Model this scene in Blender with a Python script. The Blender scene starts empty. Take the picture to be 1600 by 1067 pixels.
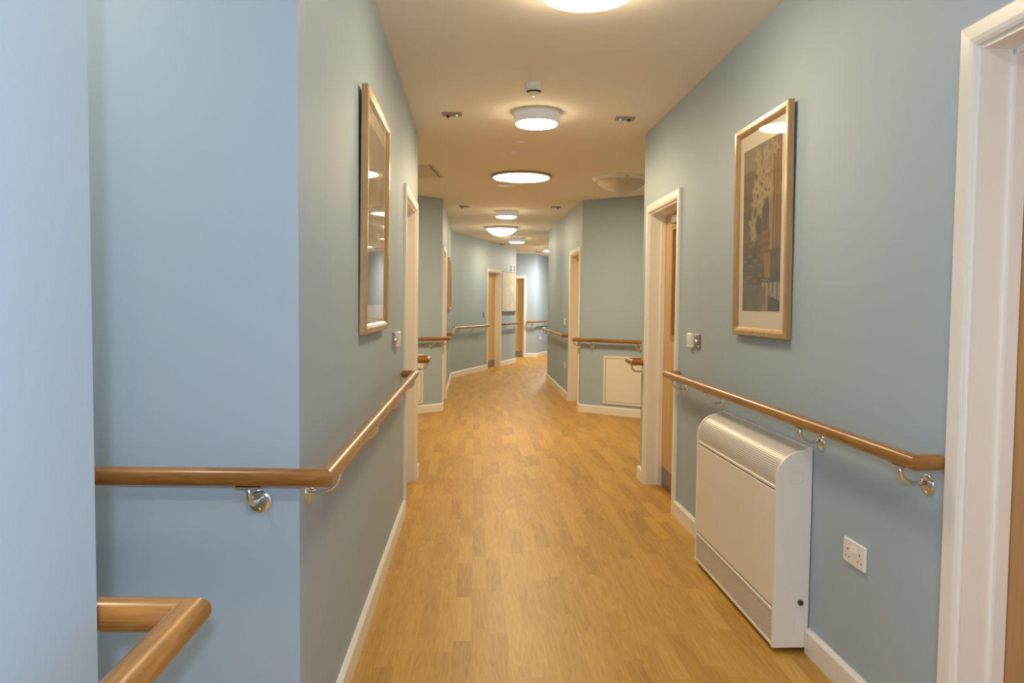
import bpy, math, random
from mathutils import Vector, Matrix

sc = bpy.context.scene
COL = sc.collection
PI = math.pi

# ------------------------------------------------------------------ camera
CAM_H = 1.36
F_PX = 1181.0
pitch = math.radians(-2.774)
roll = math.radians(0.558)
fw = Vector((0, math.cos(pitch), math.sin(pitch)))
r0 = Vector((1, 0, 0))
u0 = r0.cross(fw)
cr = r0 * math.cos(roll) + u0 * math.sin(roll)
cu = u0 * math.cos(roll) - r0 * math.sin(roll)
cam_data = bpy.data.cameras.new('camera')
cam = bpy.data.objects.new('camera', cam_data)
COL.objects.link(cam)
cam_data.sensor_fit = 'HORIZONTAL'
cam_data.sensor_width = 36.0
cam_data.lens = F_PX / 1600.0 * 36.0
cam_data.clip_start = 0.05
m = Matrix((cr, cu, -fw)).transposed().to_4x4()
m.translation = Vector((0, 0, CAM_H))
cam.matrix_world = m
sc.camera = cam

# ------------------------------------------------------------------ world, exposure
world = bpy.data.worlds.new('world')
sc.world = world
world.use_nodes = True
world.node_tree.nodes['Background'].inputs[0].default_value = (0.5, 0.5, 0.5, 1)
world.node_tree.nodes['Background'].inputs[1].default_value = 0.02
sc.view_settings.view_transform = 'Standard'
sc.view_settings.look = 'None'
sc.view_settings.gamma = 1.0
sc.view_settings.use_curve_mapping = False
sc.view_settings.exposure = 0.2
try:
    sc.cycles.max_bounces = 14
    sc.cycles.diffuse_bounces = 10
    sc.cycles.glossy_bounces = 5
    sc.cycles.transparent_max_bounces = 12
    sc.cycles.caustics_reflective = False
    sc.cycles.caustics_refractive = False
    sc.cycles.sample_clamp_indirect = 6.0
except Exception:
    pass
WARM = (1.0, 0.80, 0.50)        # colour of the corridor's own lamps
COOL = (1.0, 0.85, 0.64)       # whiter lamps near and behind the camera
FLASH = (0.68, 0.78, 1.0)      # the photographer's small cool flash beside the lens
L_DRUM = 78.0
L_DISC = 66.0
L_DOME = 23.0
L_NEAR = 31.0
L_BACK = 142.0
L_PASSAGE = 46.0
L_FAR = 380.0
flash_data = bpy.data.lights.new('camera_flash', 'POINT')
flash_data.color = FLASH
flash_data.energy = 54.0
flash_data.shadow_soft_size = 0.02
flash = bpy.data.objects.new('camera_flash', flash_data)
flash.location = (0.085, -0.25, 1.53)
COL.objects.link(flash)

CE = 2.69          # ceiling height
RZ = 0.926         # centre height of the handrails
WT = 0.20          # wall thickness


# ------------------------------------------------------------------ materials
def new_mat(name):
    mt = bpy.data.materials.new(name)
    mt.use_nodes = True
    nt = mt.node_tree
    b = nt.nodes['Principled BSDF']
    return mt, nt, b


def simple(name, col, rough=0.5, metal=0.0, noise=0.0, nscale=6.0, bump=0.0, bscale=200.0, spec=0.5):
    mt, nt, b = new_mat(name)
    b.inputs['Base Color'].default_value = (*col, 1)
    b.inputs['Roughness'].default_value = rough
    b.inputs['Metallic'].default_value = metal
    b.inputs['Specular IOR Level'].default_value = spec
    tc = nt.nodes.new('ShaderNodeTexCoord')
    if noise:
        n = nt.nodes.new('ShaderNodeTexNoise')
        n.inputs['Scale'].default_value = nscale
        n.inputs['Detail'].default_value = 4
        nt.links.new(tc.outputs['Object'], n.inputs['Vector'])
        mx = nt.nodes.new('ShaderNodeMix')
        mx.data_type = 'RGBA'
        mx.inputs[6].default_value = (*[c * (1 - noise) for c in col], 1)
        mx.inputs[7].default_value = (*[min(1, c * (1 + noise)) for c in col], 1)
        nt.links.new(n.outputs['Fac'], mx.inputs[0])
        nt.links.new(mx.outputs[2], b.inputs['Base Color'])
    if bump:
        n2 = nt.nodes.new('ShaderNodeTexNoise')
        n2.inputs['Scale'].default_value = bscale
        n2.inputs['Detail'].default_value = 3
        nt.links.new(tc.outputs['Object'], n2.inputs['Vector'])
        bp = nt.nodes.new('ShaderNodeBump')
        bp.inputs['Strength'].default_value = bump
        bp.inputs['Distance'].default_value = 0.002
        nt.links.new(n2.outputs['Fac'], bp.inputs['Height'])
        nt.links.new(bp.outputs['Normal'], b.inputs['Normal'])
    return mt


def emis(name, col, strength, base=(0.8, 0.8, 0.8)):
    mt, nt, b = new_mat(name)
    b.inputs['Base Color'].default_value = (*base, 1)
    b.inputs['Roughness'].default_value = 0.4
    b.inputs['Emission Color'].default_value = (*col, 1)
    b.inputs['Emission Strength'].default_value = strength
    return mt


def math_node(nt, op, a, b=None, c=None):
    n = nt.nodes.new('ShaderNodeMath')
    n.operation = op
    for i, v in enumerate((a, b, c)):
        if v is None:
            continue
        if isinstance(v, (int, float)):
            n.inputs[i].default_value = v
        else:
            nt.links.new(v, n.inputs[i])
    return n.outputs[0]


def mix_rgb(nt, fac, a, b, blend='MIX'):
    n = nt.nodes.new('ShaderNodeMix')
    n.data_type = 'RGBA'
    n.blend_type = blend
    if isinstance(fac, (int, float)):
        n.inputs[0].default_value = fac
    else:
        nt.links.new(fac, n.inputs[0])
    for i, v in ((6, a), (7, b)):
        if isinstance(v, tuple):
            n.inputs[i].default_value = (*v, 1)
        else:
            nt.links.new(v, n.inputs[i])
    return n.outputs[2]


def combine(nt, x, y, z):
    n = nt.nodes.new('ShaderNodeCombineXYZ')
    for i, v in enumerate((x, y, z)):
        if isinstance(v, (int, float)):
            n.inputs[i].default_value = v
        else:
            nt.links.new(v, n.inputs[i])
    return n.outputs[0]


def noise(nt, vec, scale=1.0, detail=3.0, distortion=0.0, rough=0.5):
    n = nt.nodes.new('ShaderNodeTexNoise')
    n.inputs['Scale'].default_value = scale
    n.inputs['Detail'].default_value = detail
    n.inputs['Roughness'].default_value = rough
    n.inputs['Distortion'].default_value = distortion
    nt.links.new(vec, n.inputs['Vector'])
    return n.outputs['Fac']


def wood_uv(name, dark, light, rough, along=1.6, across=16.0, coat=0.0, coord='UV', axis='X'):
    """grain running along u (UV) or along an object axis"""
    mt, nt, b = new_mat(name)
    tc = nt.nodes.new('ShaderNodeTexCoord')
    sep = nt.nodes.new('ShaderNodeSeparateXYZ')
    nt.links.new(tc.outputs[coord], sep.inputs[0])
    ax = {'X': 0, 'Y': 1, 'Z': 2}[axis]
    o = [sep.outputs[i] for i in range(3)]
    comps = [math_node(nt, 'MULTIPLY', o[i], along if i == ax else across) for i in range(3)]
    v = combine(nt, *comps)
    f1 = noise(nt, v, 1.0, 5, 1.2)
    f2 = noise(nt, v, 7.0, 4, 0.4)
    s = math_node(nt, 'ADD', math_node(nt, 'MULTIPLY', f1, 0.65), math_node(nt, 'MULTIPLY', f2, 0.35))
    rmp = nt.nodes.new('ShaderNodeValToRGB')
    rmp.color_ramp.elements[0].position = 0.34
    rmp.color_ramp.elements[0].color = (*dark, 1)
    rmp.color_ramp.elements[1].position = 0.66
    rmp.color_ramp.elements[1].color = (*light, 1)
    nt.links.new(s, rmp.inputs[0])
    nt.links.new(rmp.outputs[0], b.inputs['Base Color'])
    b.inputs['Roughness'].default_value = rough
    b.inputs['Coat Weight'].default_value = coat
    b.inputs['Coat Roughness'].default_value = 0.2
    return mt


def floor_material():
    mt, nt, b = new_mat('wood_look_vinyl')
    tc = nt.nodes.new('ShaderNodeTexCoord')
    mp = nt.nodes.new('ShaderNodeMapping')
    mp.inputs['Rotation'].default_value = (0, 0, math.radians(-2.9))
    nt.links.new(tc.outputs['Object'], mp.inputs[0])
    sep = nt.nodes.new('ShaderNodeSeparateXYZ')
    nt.links.new(mp.outputs[0], sep.inputs[0])
    x, y = sep.outputs[0], sep.outputs[1]
    cx = math_node(nt, 'DIVIDE', x, 0.073)
    row = math_node(nt, 'FLOOR', cx)
    fx = math_node(nt, 'FRACT', cx)
    wn = nt.nodes.new('ShaderNodeTexWhiteNoise')
    wn.noise_dimensions = '1D'
    nt.links.new(row, wn.inputs['W'])
    cy = math_node(nt, 'ADD', math_node(nt, 'DIVIDE', y, 0.46), math_node(nt, 'MULTIPLY', wn.outputs['Value'], 9.0))
    cell = math_node(nt, 'FLOOR', cy)
    fy = math_node(nt, 'FRACT', cy)
    wn2 = nt.nodes.new('ShaderNodeTexWhiteNoise')
    wn2.noise_dimensions = '2D'
    nt.links.new(combine(nt, row, cell, 0), wn2.inputs['Vector'])
    tone = wn2.outputs['Value']
    # grain, shifted per plank
    off = math_node(nt, 'MULTIPLY', tone, 37.0)
    g = combine(nt, math_node(nt, 'ADD', math_node(nt, 'MULTIPLY', x, 26.0), off), math_node(nt, 'ADD', math_node(nt, 'MULTIPLY', y, 2.2), off), 0)
    g1 = noise(nt, g, 1.0, 5, 3.0)
    g2 = noise(nt, combine(nt, math_node(nt, 'MULTIPLY', x, 220.0), math_node(nt, 'MULTIPLY', y, 9.0), off), 1.0, 3, 0.3)
    grain = math_node(nt, 'ADD', math_node(nt, 'MULTIPLY', g1, 0.6), math_node(nt, 'MULTIPLY', g2, 0.4))
    v = math_node(nt, 'ADD', math_node(nt, 'MULTIPLY', tone, 0.30), math_node(nt, 'MULTIPLY', grain, 1.08))
    rmp = nt.nodes.new('ShaderNodeValToRGB')
    e = rmp.color_ramp.elements
    e[0].position = 0.32
    e[0].color = (0.29, 0.135, 0.020, 1)
    e[1].position = 1.0
    e[1].color = (0.60, 0.345, 0.072, 1)
    mid = e.new(0.62)
    mid.color = (0.45, 0.240, 0.040, 1)
    nt.links.new(v, rmp.inputs[0])
    ex = math_node(nt, 'ABSOLUTE', math_node(nt, 'SUBTRACT', fx, 0.5))
    ey = math_node(nt, 'ABSOLUTE', math_node(nt, 'SUBTRACT', fy, 0.5))
    line = math_node(nt, 'MAXIMUM', math_node(nt, 'GREATER_THAN', ex, 0.487), math_node(nt, 'GREATER_THAN', ey, 0.4965))
    col = mix_rgb(nt, math_node(nt, 'MULTIPLY', line, 0.16), rmp.outputs[0], (0.25, 0.13, 0.05))
    nt.links.new(col, b.inputs['Base Color'])
    b.inputs['Roughness'].default_value = 0.42
    b.inputs['Specular IOR Level'].default_value = 0.45
    bp = nt.nodes.new('ShaderNodeBump')
    bp.inputs['Strength'].default_value = 0.12
    bp.inputs['Distance'].default_value = 0.002
    nt.links.new(noise(nt, tc.outputs['Object'], 60.0, 3), bp.inputs['Height'])
    nt.links.new(bp.outputs['Normal'], b.inputs['Normal'])
    return mt


def perforated(name, col, pitch_m, r):
    mt, nt, b = new_mat(name)
    uv = nt.nodes.new('ShaderNodeTexCoord')
    sep = nt.nodes.new('ShaderNodeSeparateXYZ')
    nt.links.new(uv.outputs['UV'], sep.inputs[0])
    cy = math_node(nt, 'DIVIDE', sep.outputs[1], pitch_m)
    rowi = math_node(nt, 'FLOOR', cy)
    half = math_node(nt, 'MULTIPLY', math_node(nt, 'MODULO', rowi, 2.0), 0.5)
    cx = math_node(nt, 'ADD', math_node(nt, 'DIVIDE', sep.outputs[0], pitch_m), half)
    dx = math_node(nt, 'SUBTRACT', math_node(nt, 'FRACT', cx), 0.5)
    dy = math_node(nt, 'SUBTRACT', math_node(nt, 'FRACT', cy), 0.5)
    d = math_node(nt, 'SQRT', math_node(nt, 'ADD', math_node(nt, 'MULTIPLY', dx, dx), math_node(nt, 'MULTIPLY', dy, dy)))
    hole = math_node(nt, 'LESS_THAN', d, r)
    nt.links.new(mix_rgb(nt, hole, col, (0.10, 0.085, 0.07)), b.inputs['Base Color'])
    b.inputs['Roughness'].default_value = 0.35
    return mt


def glass_material(name):
    mt, nt, b = new_mat(name)
    nt.nodes.remove(b)
    out = [n for n in nt.nodes if n.type == 'OUTPUT_MATERIAL'][0]
    # Schlick reflectance from the plain angle, the same from either side of the pane
    ge = nt.nodes.new('ShaderNodeNewGeometry')
    dt = nt.nodes.new('ShaderNodeVectorMath'); dt.operation = 'DOT_PRODUCT'
    nt.links.new(ge.outputs['Normal'], dt.inputs[0]); nt.links.new(ge.outputs['Incoming'], dt.inputs[1])
    om = math_node(nt, 'SUBTRACT', 1.0, math_node(nt, 'ABSOLUTE', dt.outputs['Value']))
    fres = math_node(nt, 'MULTIPLY_ADD', math_node(nt, 'POWER', om, 5.0), 0.93, 0.07)
    tr = nt.nodes.new('ShaderNodeBsdfTransparent')
    gl = nt.nodes.new('ShaderNodeBsdfGlossy')
    gl.inputs['Roughness'].default_value = 0.03
    mx = nt.nodes.new('ShaderNodeMixShader')
    nt.links.new(fres, mx.inputs[0])
    nt.links.new(tr.outputs[0], mx.inputs[1])
    nt.links.new(gl.outputs[0], mx.inputs[2])
    nt.links.new(mx.outputs[0], out.inputs['Surface'])
    return mt


def print_material(name):
    mt, nt, b = new_mat(name)
    at = nt.nodes.new('ShaderNodeAttribute')
    at.attribute_name = 'paint'
    tc = nt.nodes.new('ShaderNodeTexCoord')
    n1 = noise(nt, tc.outputs['Object'], 26.0, 6, 1.5)
    col = mix_rgb(nt, math_node(nt, 'MULTIPLY', n1, 0.45), at.outputs['Color'], (0.20, 0.15, 0.10))
    nt.links.new(col, b.inputs['Base Color'])
    b.inputs['Roughness'].default_value = 0.7
    return mt


def marked_board(name):
    """whiteboard: dry-wiped surface with faint smudges"""
    mt, nt, b = new_mat(name)
    tc = nt.nodes.new('ShaderNodeTexCoord')
    n1 = noise(nt, tc.outputs['Object'], 5.0, 5, 0.8)
    rmp = nt.nodes.new('ShaderNodeValToRGB')
    rmp.color_ramp.elements[0].position = 0.35
    rmp.color_ramp.elements[0].color = (0.62, 0.60, 0.55, 1)
    rmp.color_ramp.elements[1].position = 0.6
    rmp.color_ramp.elements[1].color = (0.74, 0.72, 0.66, 1)
    nt.links.new(n1, rmp.inputs[0])
    nt.links.new(rmp.outputs[0], b.inputs['Base Color'])
    b.inputs['Roughness'].default_value = 0.35
    return mt


M = {}
M['wall'] = simple('blue_wall_paint', (0.385, 0.495, 0.595), 0.55, noise=0.02, nscale=2.0, bump=0.12, bscale=260, spec=0.4)
M['ceiling'] = simple('ceiling_paint', (0.92, 0.88, 0.80), 0.85, noise=0.01, nscale=1.5, bump=0.05)
M['floor'] = floor_material()
M['trim'] = simple('white_gloss_trim', (0.84, 0.825, 0.77), 0.32, bump=0.03, bscale=60)
M['white'] = simple('white_plastic', (0.84, 0.82, 0.78), 0.35)
M['heater'] = simple('cream_white_enamel', (0.84, 0.815, 0.745), 0.33, noise=0.01)
M['panelw'] = simple('white_access_panel_paint', (0.80, 0.76, 0.70), 0.5)
M['gap'] = simple('dark_gap', (0.05, 0.045, 0.04), 0.8)
M['rail'] = wood_uv('varnished_oak', (0.18, 0.066, 0.010), (0.45, 0.215, 0.050), 0.30, along=2.2, across=5.0, coat=0.25)
M['doorwood'] = wood_uv('oak_veneer', (0.62, 0.395, 0.155), (0.75, 0.52, 0.24), 0.42, along=1.2, across=22.0, coord='Object', axis='Z')
M['doordark'] = wood_uv('brown_oak_veneer', (0.42, 0.21, 0.065), (0.55, 0.30, 0.11), 0.42, along=1.2, across=22.0, coord='Object', axis='Z')
M['beadwood'] = wood_uv('oak_glazing_bead', (0.36, 0.20, 0.08), (0.50, 0.30, 0.13), 0.42, along=2, across=30.0, coord='Object', axis='Z')
M['framewood'] = wood_uv('gilt_oak_frame', (0.42, 0.25, 0.105), (0.58, 0.38, 0.18), 0.30, along=3, across=30.0, coord='Object', axis='Z', coat=0.4)
M['framewood'].node_tree.nodes['Principled BSDF'].inputs['Metallic'].default_value = 0.35
M['steel'] = simple('satin_chrome', (0.78, 0.77, 0.75), 0.18, metal=1.0)
M['kick'] = simple('brushed_kick_plate', (0.34, 0.31, 0.29), 0.38, metal=0.85, noise=0.05, nscale=40)
M['grille'] = perforated('perforated_grille', (0.80, 0.77, 0.73), 0.0092, 0.31)
M['glass'] = glass_material('picture_glass')
M['mat'] = simple('cream_mount_board', (0.80, 0.72, 0.60), 0.8)
M['print'] = print_material('printed_artwork')
M['board'] = marked_board('whiteboard_surface')
M['alu'] = simple('grey_aluminium', (0.30, 0.29, 0.30), 0.4, metal=0.7)
M['black'] = simple('dark_plastic', (0.03, 0.03, 0.035), 0.4)
M['lens'] = simple('dark_amber_lens', (0.16, 0.07, 0.03), 0.12)
M['blue'] = simple('sign_blue', (0.07, 0.15, 0.27), 0.5)
M['signw'] = simple('sign_white', (0.70, 0.72, 0.66), 0.5)
M['wired'] = simple('wired_glass', (0.30, 0.36, 0.42), 0.12, spec=0.8)
M['wire'] = simple('wire_mesh_grey', (0.50, 0.50, 0.50), 0.4)
M['hatch'] = simple('ceiling_hatch_paint', (0.70, 0.665, 0.62), 0.7)
M['domeoff'] = simple('unlit_opal_dome', (0.62, 0.56, 0.48), 0.25)
M['grey'] = simple('grey_plastic', (0.33, 0.32, 0.30), 0.5)
M['drumside'] = emis('opal_drum_side', (0.95, 0.95, 1.0), 0.16, (0.60, 0.60, 0.60))
M['drumside_near'] = emis('opal_near_side', WARM, 24.0)
M['lamp_drum'] = emis('lit_opal_diffuser', WARM, L_DRUM)
M['lamp_disc'] = emis('lit_disc_diffuser', WARM, L_DISC)
M['lamp_dome'] = emis('lit_dome_diffuser', WARM, L_DOME)
M['lamp_near'] = emis('lit_near_diffuser', WARM, L_NEAR)
M['lamp_far'] = emis('far_white_diffuser', (1.0, 0.88, 0.74), L_FAR)
M['lamp_back'] = emis('white_diffuser', COOL, L_BACK)
M['lamp_passage'] = emis('dim_white_diffuser', COOL, L_PASSAGE)


# ------------------------------------------------------------------ mesh helpers
class MB:
    def __init__(s):
        s.v, s.f, s.mi, s.sm, s.uv = [], [], [], [], []

    def face(s, idx, mi=0, smooth=False, uv=None):
        s.f.append(tuple(idx)); s.mi.append(mi); s.sm.append(smooth); s.uv.append(uv)

    def box(s, x0, x1, y0, y1, z0, z1, mi=0, bev=0.0):
        if x0 > x1: x0, x1 = x1, x0
        if y0 > y1: y0, y1 = y1, y0
        if z0 > z1: z0, z1 = z1, z0
        if bev <= 0:
            b = len(s.v)
            s.v += [(x, y, z) for z in (z0, z1) for y in (y0, y1) for x in (x0, x1)]
            for q in ((0, 2, 3, 1), (4, 5, 7, 6), (0, 1, 5, 4), (2, 6, 7, 3), (0, 4, 6, 2), (1, 3, 7, 5)):
                s.face([b + i for i in q], mi)
            return
        # chamfered box: 24 vertices
        c = (Vector(((x0 + x1) / 2, (y0 + y1) / 2, (z0 + z1) / 2)))
        h = Vector(((x1 - x0) / 2, (y1 - y0) / 2, (z1 - z0) / 2))
        bev = min(bev, min(h) * 0.9)
        b = len(s.v)
        idx = {}
        for sx in (-1, 1):
            for sy in (-1, 1):
                for sz in (-1, 1):
                    for ax in range(3):
                        p = [sx * h.x, sy * h.y, sz * h.z]
                        for k in range(3):
                            if k != ax:
                                p[k] -= (sx, sy, sz)[k] * bev
                        idx[(sx, sy, sz, ax)] = len(s.v)
                        s.v.append((c.x + p[0], c.y + p[1], c.z + p[2]))
        S = (-1, 1)
        for ax in range(3):
            for sg in S:
                o = [k for k in range(3) if k != ax]
                loop = []
                for a, bb in ((-1, -1), (1, -1), (1, 1), (-1, 1)):
                    t = [0, 0, 0]; t[ax] = sg; t[o[0]] = a; t[o[1]] = bb
                    loop.append(idx[(t[0], t[1], t[2], ax)])
                s.face(loop, mi)
        for ax in range(3):  # edges parallel to ax
            o = [k for k in range(3) if k != ax]
            for a in S:
                for bb in S:
                    t1 = [0, 0, 0]; t1[o[0]] = a; t1[o[1]] = bb
                    q = []
                    for e, who in ((-1, o[0]), (1, o[0]), (1, o[1]), (-1, o[1])):
                        t = list(t1); t[ax] = e
                        q.append(idx[(t[0], t[1], t[2], who)])
                    s.face(q, mi)
        for sx in S:
            for sy in S:
                for sz in S:
                    s.face([idx[(sx, sy, sz, a)] for a in range(3)], mi)

    def prism_x(s, prof, x0, x1, mi=0, smooth_from=None):
        """closed (y,z) outline pushed along x"""
        b = len(s.v); n = len(prof)
        s.v += [(x0, y, z) for y, z in prof] + [(x1, y, z) for y, z in prof]
        for i in range(n):
            j = (i + 1) % n
            s.face((b + i, b + j, b + n + j, b + n + i), mi)
        s.face([b + i for i in range(n)], mi)
        s.face([b + n + i for i in reversed(range(n))], mi)

    def sheet_x(s, prof, x0, x1, mi=0, smooth=True):
        """open (y,z) outline pushed along x, uv in metres"""
        b = len(s.v); n = len(prof); L = 0; acc = [0]
        for i in range(1, n):
            L += math.dist(prof[i], prof[i - 1]); acc.append(L)
        s.v += [(x0, y, z) for y, z in prof] + [(x1, y, z) for y, z in prof]
        for i in range(n - 1):
            s.face((b + i, b + i + 1, b + n + i + 1, b + n + i), mi, smooth,
                   [(x0, acc[i]), (x0, acc[i + 1]), (x1, acc[i + 1]), (x1, acc[i])])

    def lathe(s, prof, c=(0, 0, 0), seg=48, mi=0, smooth=True, axis='z', cap=False):
        b = len(s.v); n = len(prof)
        for k in range(seg):
            a = 2 * PI * k / seg
            for r, h in prof:
                if axis == 'z':
                    s.v.append((c[0] + r * math.cos(a), c[1] + r * math.sin(a), c[2] + h))
                elif axis == 'y':
                    s.v.append((c[0] + r * math.cos(a), c[1] + h, c[2] + r * math.sin(a)))
                else:
                    s.v.append((c[0] + h, c[1] + r * math.cos(a), c[2] + r * math.sin(a)))
        for k in range(seg):
            k2 = (k + 1) % seg
            for i in range(n - 1):
                s.face((b + k * n + i, b + k * n + i + 1, b + k2 * n + i + 1, b + k2 * n + i), mi, smooth)

    def tube(s, path, r, seg=20, mi=0, round_start=False, round_end=False, mitre=True):
        """round bar with mitred corners, u along the length in metres"""
        P = [Vector(p) for p in path]
        rings = []

        def ring(center, d, dn, rad):
            up = Vector((0, 0, 1)) if abs(d.z) < 0.9 else Vector((0, 1, 0))
            a = d.cross(up).normalized(); bb = a.cross(d).normalized()
            out = []
            for k in range(seg):
                t = 2 * PI * k / seg
                o = a * math.cos(t) * rad + bb * math.sin(t) * rad
                # slide along d on to the mitre plane with normal dn
                o = o - d * (o.dot(dn) / d.dot(dn))
                out.append(center + o)
            return out
        L = 0
        n = len(P)
        for i in range(n - 1):
            d = (P[i + 1] - P[i]).normalized()
            ln = (P[i + 1] - P[i]).length
            dn0 = d if i == 0 else (d + (P[i] - P[i - 1]).normalized()).normalized()
            dn1 = d if i == n - 2 else (d + (P[i + 2] - P[i + 1]).normalized()).normalized()
            seq = []
            if i == 0 and round_start:
                for q in (0.0, 0.35, 0.7):
                    seq.append((P[i] + d * (q * r * 0.45), d, r * math.sqrt(max(0.0, 1 - (1 - q) ** 2)) * 0.25 + r * 0.75 * (q > 0) + r * 0.62 * (q == 0), L))
                seq.append((P[i] + d * r * 0.45, d, r, L))
            else:
                seq.append((P[i], dn0, r, L))
            if i == n - 2 and round_end:
                seq.append((P[i + 1] - d * r * 0.45, d, r, L + ln))
                seq.append((P[i + 1] - d * r * 0.15, d, r * 0.93, L + ln))
                seq.append((P[i + 1], d, r * 0.7, L + ln))
            else:
                seq.append((P[i + 1], dn1, r, L + ln))
            rings.append([(ring(c, d, dn, rad), l) for c, dn, rad, l in seq])
            L += ln
        for segm in rings:
            b = len(s.v)
            for pts, l in segm:
                s.v += [tuple(p) for p in pts]
            for i in range(len(segm) - 1):
                for k in range(seg):
                    k2 = (k + 1) % seg
                    c0, c1 = k / seg * 0.6, (k + 1) / seg * 0.6
                    s.face((b + i * seg + k, b + i * seg + k2, b + (i + 1) * seg + k2, b + (i + 1) * seg + k), mi, True,
                           [(segm[i][1], c0), (segm[i][1], c1), (segm[i + 1][1], c1), (segm[i + 1][1], c0)])
            if segm is rings[0]:
                s.face([b + k for k in reversed(range(seg))], mi)
            if segm is rings[-1]:
                e = b + (len(segm) - 1) * seg
                s.face([e + k for k in range(seg)], mi)

    def build(s, name, mats, parent=None, loc=None, rz=None, recalc=True):
        me = bpy.data.meshes.new(name)
        me.from_pydata(s.v, [], s.f)
        if not isinstance(mats, (list, tuple)):
            mats = [mats]
        for mt in mats:
            me.materials.append(mt)
        me.polygons.foreach_set('material_index', s.mi)
        me.polygons.foreach_set('use_smooth', s.sm)
        if any(u is not None for u in s.uv):
            ul = me.uv_layers.new(name='UVMap')
            li = 0
            for f, u in zip(s.f, s.uv):
                for k in range(len(f)):
                    ul.data[li].uv = u[k] if u is not None else (0, 0)
                    li += 1
        me.update()
        import bmesh
        bm = bmesh.new(); bm.from_mesh(me)
        if recalc: bmesh.ops.recalc_face_normals(bm, faces=bm.faces)
        bm.to_mesh(me); bm.free()
        o = bpy.data.objects.new(name, me)
        COL.objects.link(o)
        if parent is not None:
            o.parent = parent
        if loc is not None:
            o.location = loc
        if rz is not None:
            o.rotation_euler = (0, 0, rz)
        return o


def tag(o, label=None, cat=None, group=None, kind=None):
    if label: o['label'] = label
    if cat: o['category'] = cat
    if group: o['group'] = group
    if kind: o['kind'] = kind
    return o


def empty(name, loc, rz=0.0, label=None, cat=None, group=None, kind=None):
    o = bpy.data.objects.new(name, None)
    o.empty_display_size = 0.1
    COL.objects.link(o)
    o.location = loc
    o.rotation_euler = (0, 0, rz)
    return tag(o, label, cat, group, kind)


class Wall:
    """straight wall, room on the left of A -> B; local x along, y into the room, z up"""
    def __init__(s, A, B):
        s.A, s.B = Vector(A), Vector(B)
        s.len = (s.B - s.A).length
        s.d = (s.B - s.A) / s.len
        s.n = Vector((-s.d.y, s.d.x))
        s.rz = math.atan2(s.d.y, s.d.x)

    def p(s, t, off=0.0, z=0.0):
        q = s.A + s.d * t + s.n * off
        return Vector((q.x, q.y, z))

    def s_at_y(s, y):
        return (y - s.A.y) / s.d.y

    def s_at_x(s, x):
        return (x - s.A.x) / s.d.x


# ------------------------------------------------------------------ plan of the corridor
PT = dict(
    b0=(-0.231, -5.0), b1=(1.6175, -5.0), rE=(1.0196, 5.93), rA=(2.40, 5.95), rB=(2.40, 8.56), r4=(0.877, 9.65),
    r3=(0.653, 13.9), rC=(2.60, 17.5), rD=(4.0, 22.4), fE=(1.55, 22.4), fB=(0.61, 19.75), fL=(-1.6, 19.75),
    lT=(-1.6, 18.4), l3=(0.08, 17.9), l2=(-1.13, 13.9), lN=(-0.89, 9.6), lB=(-2.30, 8.40), lA=(-2.30, 5.945),
    lE=(-0.748, 5.945), lC=(-0.549, 1.945), pA=(-2.2, 1.945), pB=(-2.2, 0.944), lF=(-0.525, 0.944))
W = {}
for k, a, b in (('RW', 'b1', 'rE'), ('RE', 'rE', 'rA'), ('RS', 'rA', 'rB'), ('R4', 'rB', 'r4'), ('R3', 'r4', 'r3'), ('RC', 'r3', 'rC'),
                ('RD', 'rC', 'rD'), ('FE', 'rD', 'fE'), ('FR', 'fE', 'fB'), ('FW', 'fB', 'fL'), ('FS', 'fL', 'lT'), ('LT', 'lT', 'l3'),
                ('L3', 'l3', 'l2'), ('L2', 'l2', 'lN'), ('LN', 'lN', 'lB'), ('LS', 'lB', 'lA'), ('LE', 'lA', 'lE'), ('LW', 'lE', 'lC'),
                ('LF', 'lC', 'pA'), ('PS', 'pA', 'pB'), ('PN', 'pB', 'lF'), ('LG', 'lF', 'b0'), ('BK', 'b0', 'b1')):
    W[k] = Wall(PT[a], PT[b])

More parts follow.
